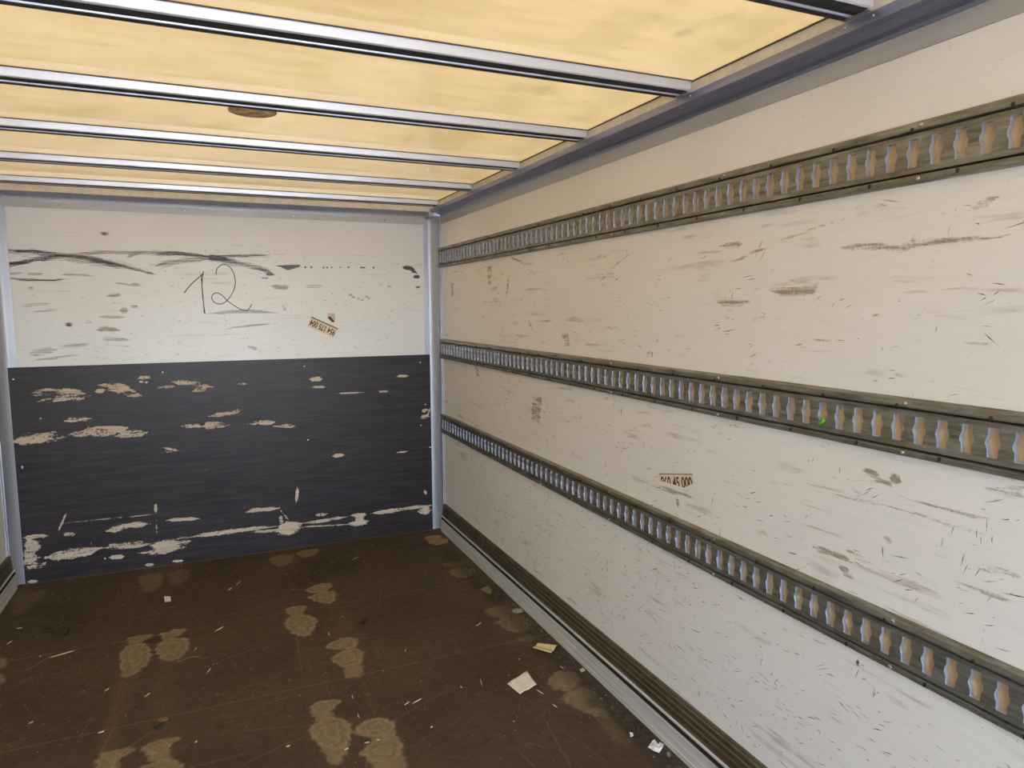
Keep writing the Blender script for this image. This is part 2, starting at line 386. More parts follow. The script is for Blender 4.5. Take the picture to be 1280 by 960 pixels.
for z0, z1, dens in bands:
    for _ in range(int(230 * dens)):
        y = -random.uniform(.12, 1) ** 1.0 * 3.95; z = random.uniform(z0, z1)
        # little clusters of near-parallel marks
        ang = random.gauss(.10, .22) if random.random() < .8 else random.gauss(1.3, .35)
        for _k in range(random.choice((1, 1, 2, 3))):
            L = random.uniform(.006, .035) * (1.8 if random.random() < .12 else 1)
            yy = y + random.gauss(0, .02); zz = z + random.gauss(0, .014); a = ang + random.gauss(0, .08)
            if not (z0 < zz < z1) or yy > -.1: continue
            mi = random.choice((2, 2, 4, 4, 3)); w = random.uniform(.0009, .0028)
            dy, dz = math.cos(a) * L / 2, math.sin(a) * L / 2
            ex.sliver((yy - dy, zz + dz), (yy + dy, zz - dz), w, toRs, mi)
ex.box((W + .0005, YB, 0), (W + .03, .03, 2.20), 1)
ex.quad([(W, YB, .0), (W, -4.0, .0), (W, -4.0, 2.075), (W, YB, 2.075)], 0)
ex.quad([(W, -4.0, 0), (W, 0, 0), (W, 0, .17), (W, -4.0, .17)], 0)
ex.quad([(W, -4.0, 2.0749), (W, 0, 2.0749), (W, 0, 2.16), (W, -4.0, 2.16)], 0)
link('wall_right', g.mesh('wall_right', toR, extra=ex.out()), None, (m_wallR, m_skin, m_scr1, m_scr2, m_scr3), kind='structure')

# ---- left wall --------------------------------------------------
bm = bmesh.new(); box(bm, -.03, 0, YB, .03, 0, 2.20)
from_bm('wall_left', bm, None, (m_wallS,), kind='structure')

# ---- front wall -------------------------------------------------
g = Grid(0, W, 1.17, 2.16, .004)
def a7(pts): return on_front([(x / 4.923, 290 + y / 4.923) for x, y in pts])
def a8(pts): return on_front([(260 + x / 4.571, 290 + y / 4.571) for x, y in pts])
S = g.stroke
S('smear_black', smooth_line(a7([(38,112),(200,122),(380,145),(520,158),(640,188),(730,206)])), .012, .72)
S('smear_black', smooth_line(a7([(600,175),(730,205),(880,242),(960,262)])), .007, .64)
S('smear_black', smooth_line(a7([(48,208),(150,182),(250,165),(380,150),(460,140)])), .012, .66)
S('smear_black', smooth_line(a7([(48,200),(110,188),(180,178)])), .008, .85)
S('smear_grey', smooth_line(a7([(380,145),(520,130),(700,124),(860,128),(1000,130),(1150,138),(1280,155)])), .008, .72)
S('smear_black', smooth_line(a7([(960,132),(1080,132),(1180,142),(1290,156)])), .010, .78)
S('smear_black', smooth_line(a8([(0,148),(60,152),(110,158)])), .016, .88)
S('smear_black', smooth_line(a8([(60,150),(150,172),(250,200),(330,222),(380,243)])), .011, .64)
S('smear_black', smooth_line(a8([(0,145),(130,137),(350,132)])), .008, .70)
S('smear_grey', smooth_line(a7([(960,208),(1060,185),(1180,170),(1290,162)])), .014, .72)
S('smear_grey', smooth_line(a7([(380,160),(560,180),(760,220)])), .018, .6)
S('smear_grey', a8([(60,165),(330,205)]), .014, .58)
S('smear_black', a7([(48,288),(180,293),(320,298),(420,288)]), .005, .72)
S('smear_grey', a7([(380,262),(480,262),(580,270)]), .006, .66)
S('smear_brown', a7([(120,458),(220,446),(310,440)]), .008, .66); S('smear_grey', a7([(200,490),(350,478)]), .005, .7)
S('smear_grey', a7([(45,258),(140,250)]), .007, .6); S('smear_grey', a7([(160,260),(270,256)]), .007, .68)
S('smear_grey', a7([(170,345),(205,345)]), .008, .8); S('smear_grey', a7([(655,397),(725,390),(733,378)]), .010, .66)
S('smear_brown', a7([(735,482),(790,480)]), .012, 1.0); S('smear_brown', a7([(805,457),(850,459)]), .007, .8)
S('smear_brown', a7([(598,603),(650,596),(735,604)]), .013, .98)
g.blob('smear_black', a7([(424,570)])[0], (.012, .009), .75); g.blob('smear_brown', a7([(424,570)])[0], (.018, .012), 1)
g.blob('smear_brown', a7([(644,10)])[0], (.020, .011), 1.1); g.blob('smear_black', a7([(640,12)])[0], (.010, .006), .8)
S('smear_brown', a7([(620,658),(700,655),(800,668)]), .014, .56); S('smear_brown', a7([(630,685),(810,705)]), .010, .54)
S('smear_grey', a7([(180,752),(250,735),(350,722)]), .018, .6); S('smear_grey', a7([(190,792),(300,780),(400,765),(495,757)]), .007, .70)
S('smear_grey', a7([(600,520),(770,525)]), .008, .66); S('smear_grey', a7([(780,155),(860,130)]), .006, .7)
S('smear_grey', a7([(700,310),(770,322),(880,332)]), .005, .62); S('smear_grey', a7([(810,318),(860,322)]), .005, .8)
S('smear_brown', a7([(360,705),(560,690)]), .009, .52); S('smear_grey', a7([(520,550),(570,552)]), .008, .55)
g.poly('smear_black', a8([(385,192),(530,187),(522,198),(490,208),(455,218),(430,206)]), 1.3, .006)
S('smear_black', a8([(1110,201),(1155,207),(1195,238)]), .011, 1.1); S('smear_black', a8([(1172,256),(1212,256)]), .009, 1.0)
for x in (550, 585, 655, 675, 700, 750, 795, 870, 885, 940): S('smear_black', a8([(x, 201), (x + 12, 203)]), .006, .85)
S('smear_black', a8([(330,243),(375,243)]), .008, .9); S('smear_black', a8([(300,262),(350,262)]), .005, .7)
S('smear_brown', a8([(360,310),(420,316),(465,312)]), .013, .95); S('smear_brown', a8([(550,310),(660,310)]), .010, .58)
S('smear_grey', a8([(0,466),(120,456),(240,452),(402,463)]), .009, .76); S('smear_brown', a8([(75,562),(150,545),(230,535),(395,522)]), .005, .72)
S('smear_grey', a8([(225,650),(285,670)]), .010, .68); S('smear_grey', a8([(425,415),(445,450)]), .010, .6)
S('smear_black', a8([(1185,313),(1212,314)]), .006, .8); S('smear_brown', a8([(1020,310),(1050,312)]), .007, .7)
for c in ((815,360),(830,372),(880,385),(918,380),(905,368),(860,380)): g.blob('smear_grey', a8([c])[0], (.012,.008), .75)
toF = lambda P: np.stack([P[:, 0], np.zeros(len(P)), P[:, 1]], 1)
toFs = lambda P: np.stack([P[:, 0], np.full(len(P), -.0006), P[:, 1]], 1)
ex = Extra()
ex.ribbon(smooth_line(a7([(1133,375),(1180,318),(1250,258)])), .005, toFs, 2)
ex.ribbon(smooth_line(a7([(1251,243),(1243,320),(1250,420),(1261,503)])), .005, toFs, 2)
ex.ribbon(smooth_line(a7([(1236,262),(1248,380),(1256,495)])), .004, toFs, 2)
ex.ribbon(smooth_line(a8([(46,243),(50,213),(70,192),(92,184),(122,198),(146,235),(156,290),(143,342),(110,390),(75,411),(40,404),(22,380),(28,358),(50,348),(78,360),(112,394),(160,427),(200,447),(228,445),(250,412)]), 5), .0045, toFs, 2)
for _k in ('smear_brown',): g.m[_k] *= .82
def bundle(pts, n, spread, mi, lo=.03, hi=.16, w=.0016):
    c = smooth_line(pts, 8)
    for _ in range(n):
        k = random.randrange(len(c) - 1); d = c[k + 1] - c[k]; d /= np.linalg.norm(d) + 1e-9; nrm = np.array([-d[1], d[0]])
        a = c[k] + nrm * random.gauss(0, spread); an = random.gauss(0, .05); L = random.uniform(lo, hi)
        d = np.array([d[0] * math.cos(an) - d[1] * math.sin(an), d[0] * math.sin(an) + d[1] * math.cos(an)])
        ex.sliver(a - d * L / 2, a + d * L / 2, w * random.uniform(.5, 1.3), toFs, mi)
bundle(a7([(38,112),(200,122),(380,145),(520,158),(640,188),(760,214)]), 90, .010, 6)
bundle(a7([(600,170),(760,205),(930,255)]), 26, .012, 4, w=.0012)
bundle(a7([(60,205),(150,182),(250,165),(400,148)]), 40, .008, 6)
bundle(a7([(960,132),(1080,132),(1180,142),(1290,156)]), 30, .007, 6); bundle(a8([(0,148),(60,152),(110,160),(180,180)]), 34, .009, 6)
bundle(a8([(100,165),(200,188),(300,212),(370,238)]), 34, .014, 4, w=.0012); bundle(a8([(0,145),(130,137),(350,132)]), 22, .006, 6)
bundle(a7([(960,208),(1060,185),(1180,170),(1290,162)]), 34, .010, 4); bundle(a7([(520,130),(700,124),(860,128),(1000,130)]), 26, .004, 4)
bundle(a7([(48,288),(180,293),(320,298),(420,288)]), 12, .003, 6)
for _ in range(260):
    x = random.uniform(.1, 2.3); z = random.uniform(1.22, 1.85); L = random.uniform(.006, .03); a = random.gauss(0, .12)
    if random.random() < .15: a += random.uniform(-1, 1)
    ex.sliver((x, z), (x + math.cos(a) * L, z + math.sin(a) * L), random.uniform(.001, .0028), toFs, random.choice((3, 5, 5, 4)))
ex.box((0, .001, 0), (W, .03, 2.20), 1)
ex.quad([(0, 0, 0), (W, 0, 0), (W, 0, 1.17), (0, 0, 1.17)], 0)
link('wall_front', g.mesh('wall_front', toF, extra=ex.out()), None, (m_wallF, m_skin, m_pen, m_scr1, m_scr4, m_scr3, m_scr5), kind='structure')

# ---- floor ------------------------------------------------------
g = Grid(0, W, -3.3, 0, .006)
rs = lambda k: None
def stain(pts, strength=1., rings=True, lite=True):
    p = smooth_line(list(on_floor(pts)) + [on_floor(pts)[0]], 4)[:-1]
    idx, d = g.sdf(p, .05)
    q = g.P[idx]; k0 = rng.uniform(0, 6, 4)
    d = d + .0035 * (np.sin(q[:, 0] * 95 + k0[0] + 2 * np.sin(q[:, 1] * 60)) + np.sin(q[:, 1] * 120 + k0[1] + 2 * np.sin(q[:, 0] * 75 + k0[2]))) + .0015 * np.sin((q[:, 0] + q[:, 1]) * 260 + k0[3])
    m = g.mask('stain'); m[idx] = np.maximum(m[idx], strength * np.clip(.55 + d / .022, 0, 1))
    if rings:
        dm = d.max()
        r = g.mask('ring_dark'); r[idx] = np.maximum(r[idx], np.clip(1 - abs(d - dm * .45) / .007, 0, 1) * .8)
        r[idx] = np.maximum(r[idx], np.clip((d - dm * .72) / (dm * .3), 0, 1) * .5)
        if lite:
            r = g.mask('ring_light'); r[idx] = np.maximum(r[idx], np.clip(1 - abs(d - .007) / .006, 0, 1) * .55)
            r[idx] = np.maximum(r[idx], np.clip(1 - abs(d - dm * .62) / .006, 0, 1) * .4)
stain([(125,943),(145,937),(168,935),(160,943),(148,951),(143,962),(120,965)]); stain([(120,950),(146,950),(142,985),(118,985)], .9, False)
stain([(178,933),(200,925),(223,922),(216,931),(208,940),(184,942)]); stain([(184,938),(208,936),(214,950),(186,952)], .95, False)
stain([(172,962),(190,953),(212,949),(228,957),(226,985),(168,985)])
stain([(159,798),(175,794),(193,793),(181,801),(176,805),(162,806)], .85); stain([(149,818),(158,808),(178,804),(189,812),(186,828),(168,842),(153,845)], .9)
stain([(200,793),(215,788),(233,785),(226,793),(210,800),(203,799)], .85); stain([(192,811),(205,800),(222,797),(237,801),(232,816),(220,825),(204,825)], .9)
stain([(356,762),(366,758),(382,758),(377,766),(362,769)], .95); stain([(355,778),(364,770),(380,768),(395,773),(394,784),(384,795),(370,794),(360,786)])
stain([(364,764),(378,762),(378,774),(364,774)], .8, False)
stain([(380,738),(395,731),(412,729),(415,733),(407,739),(392,741)], .9); stain([(384,747),(398,741),(415,739),(420,744),(414,754),(400,753)], .9)
stain([(398,737),(408,736),(408,745),(400,745)], .7, False)
stain([(406,808),(425,798),(443,797),(447,802),(440,810),(418,812)]); stain([(413,824),(426,815),(445,811),(454,816),(450,828),(436,833),(424,832)])
stain([(428,826),(450,824),(453,843),(433,847)], .85, False); stain([(432,806),(444,806),(444,816),(430,818)], .85, False)
stain([(387,884),(398,877),(424,875),(419,884),(405,891),(392,892)]); stain([(385,912),(397,902),(415,896),(432,899),(439,912),(436,930),(420,938),(398,930)])
stain([(392,888),(414,888),(418,902),(394,902)], .8, False); stain([(398,925),(436,925),(430,948),(418,957),(406,944)], .85, False)
stain([(441,914),(456,902),(476,897),(493,903),(491,914),(478,920),(455,921)]); stain([(449,942),(462,929),(482,923),(502,927),(502,942),(488,952),(466,952)])
stain([(468,916),(492,912),(496,932),(465,934)], .85, False); stain([(462,946),(502,938),(505,985),(474,985)], .85, False)
stain([(173,721),(195,716),(205,720),(200,733),(186,740),(176,735)], .55, True, False); stain([(208,716),(233,711),(238,716),(230,728),(213,732)], .45, False)
stain([(335,698),(348,694),(367,694),(365,702),(352,708),(340,705)], .6, True, False); stain([(370,691),(384,687),(398,687),(391,694),(378,697)], .75)
stain([(552,705),(570,700),(583,701),(590,704),(575,708),(558,708)], .5, True, False); stain([(562,713),(575,709),(592,711),(593,717),(580,722),(566,719)], .62)
stain([(605,763),(622,757),(642,758),(645,766),(632,772),(614,770)], .6, True, False); stain([(619,778),(632,769),(652,768),(660,776),(660,788),(640,790),(626,784)], .62, True, False)
stain([(645,797),(665,793),(671,800),(655,803)], .45, False)
stain([(683,850),(695,840),(713,838),(725,846),(724,858),(706,864),(690,860)], .75, False); stain([(701,874),(712,862),(735,859),(750,872),(762,897),(742,895),(716,884)], .75, False)
stain([(735,885),(760,892),(790,925),(770,930)], .42, False)
stain([(-8,823),(8,822),(6,833),(-8,838)], .8, False); stain([(-8,842),(8,845),(2,855),(-8,856)], .8, False)
stain([(20,745),(63,737),(45,752),(35,763),(14,770)], .38, False)
def fstroke(k, pts, w, s, **kw): g.stroke(k, on_floor(pts), w, s, **kw)
fstroke('streak', [(157,842),(146,885),(132,938)], .022, .55, taper=False); fstroke('streak', [(207,828),(205,870),(203,922)], .04, .26, taper=False)
fstroke('streak', [(377,798),(384,850),(392,876)], .035, .25); fstroke('streak', [(452,846),(468,893)], .008, .5); fstroke('streak', [(418,755),(432,790)], .006, .35)
fstroke('streak', [(770,905),(850,960)], .05, .4, taper=False); fstroke('streak', [(420,760),(430,795)], .05, .3)
fstroke('grime_shade', [(178,803),(200,797)], .022, .9); fstroke('grime_shade', [(150,930),(176,945)], .018, .3)
fstroke('grime_shade', [(560,690),(700,820),(830,950)], .05, .7, taper=False); fstroke('grime_shade', [(740,870),(755,885)], .045, .9); fstroke('grime_shade', [(380,700),(450,715)], .08, .45); fstroke('grime_shade', [(400,700),(390,725)], .04, .5)
fstroke('grime_shade', [(10,775),(60,760),(110,780)], .06, .4)
# plywood joints, and long scratches
for y in (-1.725, -.985): g.stroke('line', [(0, y - .004), (W, y + .02)], .004, .62, taper=False)
g.stroke('line', [(.05, -.012), (2.4, -.012)], .012, .9, taper=False)
fstroke('line', [(30,840),(60,822),(104,810)], .005, .7); fstroke('line', [(218,830),(235,822),(255,820)], .006, .8)
for _ in range(170):
    x = random.uniform(.1, 2.3); y = -random.uniform(.05, 3.0); a = random.choice((0, 0, math.pi / 2)) + random.gauss(0, .45); L = random.uniform(.05, .5)
    g.stroke('line', [(x, y), (x + math.cos(a) * L * .5, y + math.sin(a) * L * .5 + .01), (x + math.cos(a) * L, y + math.sin(a) * L)], .0035, random.uniform(.35, .62))
toG = lambda P: np.stack([P[:, 0], P[:, 1], np.zeros(len(P))], 1)
ex = Extra(); ex.box((-.03, YB, -.05), (W + .03, .03, -.0005), 0)
ex.quad([(0, YB, 0), (W, YB, 0), (W, -3.3, 0), (0, -3.3, 0)], 0)
link('floor', g.mesh('floor', toG, extra=ex.out()), None, (m_floor,), kind='structure')

# ---- roof skin --------------------------------------------------
g = Grid(XI - .03, W - XI + .03, -4.0, -.005, .012)
for pts, w, s in (([(125,55),(137,59)], .014, .7), ([(200,47),(215,51)], .03, .55), ([(105,54),(115,56)], .01, .5), ([(112,176),(130,177)], .03, .6),
                  ([(840,45),(870,38)], .03, .62), ([(860,40),(900,25),(940,15)], .04, .45), ([(780,30),(830,20),(900,22)], .06, .36), ([(776,64),(784,58)], .01, .6),
                  ([(680,105),(690,120)], .05, .5), ([(620,108),(720,120)], .08, .40), ([(520,15),(530,20)], .02, .5), ([(720,130),(740,126)], .02, .5),
                  ([(300,100),(420,120)], .02, .38), ([(60,35),(90,33)], .01, .45), ([(620,150),(640,160)], .05, .4)):
    g.stroke('smear_brown', on_roof(pts), w, s)
toC = lambda P: np.stack([P[:, 0], P[:, 1], np.full(len(P), ZR)], 1)
ex = Extra(); ex.quad([(XI - .03, YB, ZR), (W - XI + .03, YB, ZR), (W - XI + .03, -4.0, ZR), (XI - .03, -4.0, ZR)], 0)
link('ceiling', g.mesh('ceiling', toC, flip=True, extra=ex.out()), None, (m_roof,), kind='structure')

# ---- cant rails (side and front) --------------------------------
def cove_pts(front=False):                             # (distance from wall, height): flange, cove, lip, sealant, cream strip
    if front:
        return [(.0002, 2.035), (.0030, 2.035), (.0030, 2.070), (.0045, 2.079), (.0080, 2.089), (.0145, 2.098), (.0230, 2.1045), (.0325, 2.1090), (.0395, 2.1110), (.0400, 2.1120), (.0400, 2.1130), (.0398, 2.1140), (.0385, 2.1145), (.0385, ZR - .0040), (.0415, ZR - .0038), (.0415, ZR + .001), (.0002, ZR + .001)]
    zr = 2.128
    return [(.0002, 2.035), (.0030, 2.035), (.0030, 2.070), (.0042, 2.078), (.0085, 2.0865), (.0165, 2.0935), (.030, 2.0995), (.0460, 2.1030), (.0610, 2.1045), (.0650, 2.1055), (.0650, zr), (.0647, zr + .0005), (.0635, zr + .001), (.0635, ZR - .0040), (.0665, ZR - .0038), (.0665, ZR + .001), (.0002, ZR + .001)]
cm = [0, 1, 1, 0, 0, 0, 0, 0, 0, 0, 3, 3, 2, 4, 4, 2, 2]
def rivets(o, pts, n, r=.0035, name='rivet', mat=None, h=.0025):
    bmr = bmesh.new(); disc(bmr, (0, 0, 0), n, r, h); bmesh.ops.recalc_face_normals(bmr, faces=bmr.faces)
    me = bpy.data.meshes.new(name); bmr.to_mesh(me); bmr.free(); me.materials.append(mat or m_zinc)
    for p in pts:
        q = bpy.data.objects.new(name, me); q.location = p; q.parent = o; C.objects.link(q)
def bow_y(i): return -.1494 - .6198 * i                # far edge of each roof bow
for side in (1, -1):
    bm = bmesh.new()
    prism(bm, [((W - d) if side > 0 else d, z) for d, z in cove_pts()], YB, 0, 'y', cm)
    o = from_bm('trim_1' if side > 0 else 'trim_2', bm, None, (m_alu, m_flange, m_cream, m_groove, m_seal), kind='structure')
    if side > 0:
        rivets(o, [(W - .0652, bow_y(i) - dy, 2.118) for i in range(6) for dy in (.005, .078)], (-1, 0, 0))
bm = bmesh.new(); prism(bm, [(-d, z) for d, z in cove_pts(True)], 0, W, 'x', cm)
o = from_bm('trim_3', bm, None, (m_aluZ, m_flange, m_cream, m_groove, m_seal), kind='structure')
rivets(o, [(x, -.0032, 2.052) for x in (.34, .95, 1.55, 2.10)], (0, -1, 0), .006)
# corner joint castings where the coves meet
for nm, x0, s in (('trim_4', W, -1), ('trim_5', 0, 1)):
    bm = bmesh.new(); pr = []
    P3 = [(.0, .0), (.090, .0), (.088, -.020), (.074, -.060), (.066, -.068), (.05, -.080), (.0, -.09)]
    lo = [bm.verts.new((x0 + s * a * .86, b * .86, 2.068)) for a, b in P3]; mid = [bm.verts.new((x0 + s * a, b, 2.084)) for a, b in P3]; hi = [bm.verts.new((x0 + s * a, b, 2.110)) for a, b in P3]
    for A, B in ((lo, mid), (mid, hi)):
        for i in range(len(A)): bm.faces.new((A[i], A[(i+1) % len(A)], B[(i+1) % len(A)], B[i]))
    bm.faces.new(lo); bm.faces.new(hi)
    from_bm(nm, bm, None, (m_aluZ,), kind='structure')

# ---- corner posts -----------------------------------------------
for nm, x0, s in (('trim_6', W, -1), ('trim_7', 0, 1)):
    bm = bmesh.new(); prof = [(0, 0), (.066, 0)]
    for k in range(11):                                 # shallow rounded inner face
        t = k / 10 * math.pi / 2; ql = k / 10; a = .62 * (.066 - .056 * math.sin(t)) + .38 * (.066 - .056 * ql); b = .62 * (-.060 + .056 * math.cos(t)) + .38 * (-.004 - .056 * ql); prof.append((a, b))
    prof += [(.010, -.060), (.010, -.066), (.004, -.066), (.004, -.085), (.0, -.085)]
    prism(bm, [(x0 + s * a, b) for a, b in prof], .006, 2.085, 'z', [0] * 12 + [1, 1, 0, 0, 0, 0])
    box(bm, min(x0 + s * .060, x0 + s * .098), max(x0 + s * .060, x0 + s * .098), -.0032, -.0002, .006, 2.0345)
    from_bm(nm, bm, None, (m_aluZ, m_groove), kind='structure')

# ---- kick rails -------------------------------------------------
def kick(name, s):
    x0 = W if s < 0 else 0
    prof = [(0, 0), (.030, 0), (.030, .018), (.0285, .020), (.0285, .024), (.030, .026), (.030, .050), (.029, .052), (.029, .055), (.030, .057), (.030, .088),
            (.026, .091), (.020, .092), (.020, .099), (.026, .101), (.027, .108), (.024, .113), (.0155, .116), (.0155, .130), (.018, .1325), (.018, .135), (.0145, .138), (.0145, .152),
            (.0165, .1545), (.0165, .157), (.012, .160), (.012, .172), (.0145, .1745), (.0145, .178), (.010, .181), (.008, .188), (0, .190)]
    mats = [0] * 10 + [2, 2, 2, 0, 0, 0] + [1] * 20
    bm = bmesh.new(); prism(bm, [(x0 + s * a, z) for a, z in prof], YB, -.068, 'y', mats[:len(prof)])
    return from_bm(name, bm, None, (m_kick1, m_kick2, m_groove), kind='structure')
kick('baseboard_right', -1); kick('baseboard_left', 1)
# ground outside the rear opening, seen by nobody but it sends daylight in
bm = bmesh.new(); box(bm, -60, 60, -90, 40, -1.3, -1.2)
from_bm('ground', bm, None, (plain('yard_concrete', rgb(176, 172, 166), .9, bump=.05),), kind='structure')

# ================================================================== THINGS
# ---- roof bows --------------------------------------------------
def bow_profile():                                      # (offset towards the rear from far edge, drop)
    return [(.084, 0), (.084, .003), (.080, .003), (.0775, .024), (.0745, .027), (.050, .027), (.047, .0255), (.041, .0195), (.026, .0195), (.0235, .0265), (.022, .027), (.003, .027), (.0, .024), (-.001, .003), (-.005, .003), (-.005, 0)]
bow_labels = ['metal roof bow nearest the white front wall', 'metal roof bow second from the front wall', 'metal roof bow third from the front wall',
              'metal roof bow with the grey round patch showing behind it', 'wide metal roof bow crossing the top left corner of the view',
              'metal roof bow cut off by the top edge, nearest the viewer']
# far-edge indices: 0 is nearest the bulkhead
bow_labels[3] = 'metal roof bow that partly hides the grey round patch'
proto = None
for i in range(6):
    loc = (0, bow_y(i), ZR)
    if proto is None:
        proto = empty('roof_bow', loc)
        bm = bmesh.new(); prism(bm, [(-a, -d) for a, d in bow_profile()], XI + .0015, W - XI - .0015, 'x')
        from_bm('crossbar', bm, proto, (m_bow,))
        bm = bmesh.new()                                # added dark strips painting the underside's shade, either side of the bright rib
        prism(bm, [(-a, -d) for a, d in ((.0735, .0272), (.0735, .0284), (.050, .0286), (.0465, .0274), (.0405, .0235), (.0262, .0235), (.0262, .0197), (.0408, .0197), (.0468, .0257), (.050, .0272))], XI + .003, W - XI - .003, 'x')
        from_bm('shade_facing', bm, proto, (m_bow_shade,))
        bm = bmesh.new(); prism(bm, [(-a, -d) for a, d in ((.0205, .0272), (.0205, .0284), (.0035, .0284), (.0035, .0272))], XI + .003, W - XI - .003, 'x'); from_bm('shade_lip', bm, proto, (m_bow_shade,))
        for nm, yy in (('sealant_strip', -.0875),):
            bm = bmesh.new(); box(bm, XI + .002, W - XI - .002, yy, yy + .0033, -.0028, -.0002); from_bm(nm, bm, proto, (m_seal,))
        for s in (0, 1):                                 # end brackets under the bow ends
            bm = bmesh.new(); x = W - XI - .012 if s else XI + .002
            box(bm, x, x + .010, -.074, -.006, -.0315, -.0272); bmesh.ops.bevel(bm, geom=bm.edges[:], offset=.001, segments=1, affect='EDGES')
            from_bm('end_bracket', bm, proto, (m_zinc,))
        t = proto
    else:
        t = proto.copy(); C.objects.link(t); t.location = loc
        for ch in list(proto.children):
            c = ch.copy(); c.parent = t; C.objects.link(c)
    tag(t, bow_labels[i], 'roof bow', 'crossbars under the translucent roof')

# round patch on the roof skin
def patch_mat():
    t = NT('patch_grey'); n = t.noise(sc=30, det=5); c = t.mix(t.rng(n, .35, .65), rgb(120, 112, 106), rgb(176, 166, 156))
    tr = t.n('BsdfTranslucent'); df = t.n('BsdfDiffuse'); t.l(c, tr.inputs[0]); t.l(c, df.inputs[0]); m = t.n('MixShader'); m.inputs[0].default_value = .4
    t.l(tr.outputs[0], m.inputs[1]); t.l(df.outputs[0], m.inputs[2]); t.l(m.outputs[0], t.out.inputs[0]); return t.m
bm = bmesh.new(); N = 40
ring = lambda r, z: [bm.verts.new((math.cos(2*math.pi*k/N) * r, math.sin(2*math.pi*k/N) * r, z)) for k in range(N)]
r0, r1, r2 = ring(.078, -.0002), ring(.077, -.0025), ring(.070, -.0032)
for A, B in ((r0, r1), (r1, r2)):
    for k in range(N): bm.faces.new((A[k], A[(k+1) % N], B[(k+1) % N], B[k]))
bm.faces.new(r2)
tag(from_bm('roof_patch', bm, None, (patch_mat(),), loc=(1.215, -1.880, ZR)),
    'round grey patch stuck on the yellow roof skin behind a bow', 'patch')

# ---- lashing rails ----------------------------------------------
PITCH = .0516; HZ = .065
def slot_hw(z):                                          # half width of a slot at height z from its centre
    h = .0300; a = abs(z)
    if a > h: return 0
    w = .0106 + .0048 * (.5 + .5 * math.cos(math.pi * min(a / .0165, 1)))
    e = h - a
    if e < .0025: w -= .0025 * (1 - math.sqrt(max(0, 1 - ((.0025 - e) / .0025) ** 2)))
    return w
def make_rail_mesh(n, y_first, y0, y1, mirror=1):
    bm = bmesh.new(); p = .0135; ZC = -.002; zt, zb = .0385, -.0435
    def V(pr, y, z): return bm.verts.new((-pr, y, z))
    zs = [-.030, -.0292, -.0275] + list(np.linspace(-.024, .024, 17)) + [.0275, .0292, .030]
    zs = zs[::-1]
    for k in range(n):
        yc = y_first + PITCH * k; ya = yc + PITCH / 2; yb_ = yc - PITCH / 2
        Lf = [V(p, yc + slot_hw(z) , z + ZC) for z in zs]; Rt = [V(p, yc - slot_hw(z), z + ZC) for z in zs]
        Lo = [V(p, ya, z + ZC) for z in zs]; Ro = [V(p, yb_, z + ZC) for z in zs]
        for i in range(len(zs) - 1):
            bm.faces.new((Lo[i], Lf[i], Lf[i+1], Lo[i+1])); bm.faces.new((Rt[i], Ro[i], Ro[i+1], Rt[i+1]))
        tl, tr = V(p, ya, zt), V(p, yb_, zt); bl, br = V(p, ya, zb), V(p, yb_, zb)
        bm.faces.new((tl, tr, Ro[0], Rt[0], Lf[0], Lo[0])); bm.faces.new((bl, Lo[-1], Lf[-1], Rt[-1], Ro[-1], br))
        loop = Lf + Rt[::-1]; nl = len(loop)             # rolled lip towards the wall
        cz = ZC
        prev = loop
        for dp, sh in ((.0010, .0003), (.0030, .0004), (.0128, .0004)):
            cur = []
            for v in loop:
                dy = v.co.y - yc; dz = v.co.z - cz
                cur.append(bm.verts.new((-(p - dp), v.co.y - math.copysign(sh, dy), v.co.z - math.copysign(min(sh, abs(dz)), dz) * (abs(dz) > .028))))
            for i in range(nl):
                j = (i + 1) % nl; f = bm.faces.new((prev[i], prev[j], cur[j], cur[i])); f.material_index = 1
            prev = cur
    # flanges: closed profile pieces top and bottom (protrusion, z)
    top = [(.0004, .0650), (.004, .0650), (.0135, .0600), (.0155, .0585), (.0165, .0480), (.0160, .0445), (.0120, .0430), (.0045, .0418), (.0045, .0400), (.0115, .0395), (p, .0385), (.0115, .0380), (.0004, .0380)]
    bot = [(.0004, -.0650), (.004, -.0650), (.0120, -.0635), (.0150, -.0615), (.0160, -.0530), (.0155, -.0495), (.0120, -.0480), (.0045, -.0475), (.0045, -.0448), (.0115, -.0440), (p, -.0435), (.0115, -.0430), (.0004, -.0430)]
    prism(bm, [(-a, z) for a, z in top], y0, y1, 'y', [0]*7 + [2, 0, 0, 0, 0, 0]); prism(bm, [(-a, z) for a, z in bot], y0, y1, 'y', [0]*7 + [2, 0, 0, 0, 0, 0])  # groove beds coloured near-black for the shade beside the flanges
    bmesh.ops.recalc_face_normals(bm, faces=bm.faces)
    me = bpy.data.meshes.new('slotted_web'); bm.to_mesh(me); bm.free()
    for m in (m_rail, m_lip, m_groove): me.materials.append(m)
    return me
NS = 98
m_back = plain('backing_ply', rgb(196, 166, 126), .7, var=.08)
y_first = -3.605 - 28 * PITCH
y0r, y1r = y_first - PITCH / 2, y_first + PITCH * (NS - 1) + PITCH / 2
rail_me = make_rail_mesh(NS, y_first, y0r, y1r)
screw_ys = [-2.989 - .2035 * k for k in range(-14, 5)]
bm = bmesh.new(); disc(bm, (0, 0, 0), (-1, 0, -.1), .0048, .0030, 10); bmesh.ops.recalc_face_normals(bm, faces=bm.faces)
scr = bpy.data.meshes.new('screw'); bm.to_mesh(scr); bm.free(); scr.materials.append(m_zinc)
bm = bmesh.new(); disc(bm, (0, 0, 0), (-1, 0, 0), .0042, .0026, 8)
box(bm, -.0030, -.0005, -.0022, .0022, -.0062, -.002); bmesh.ops.recalc_face_normals(bm, faces=bm.faces)
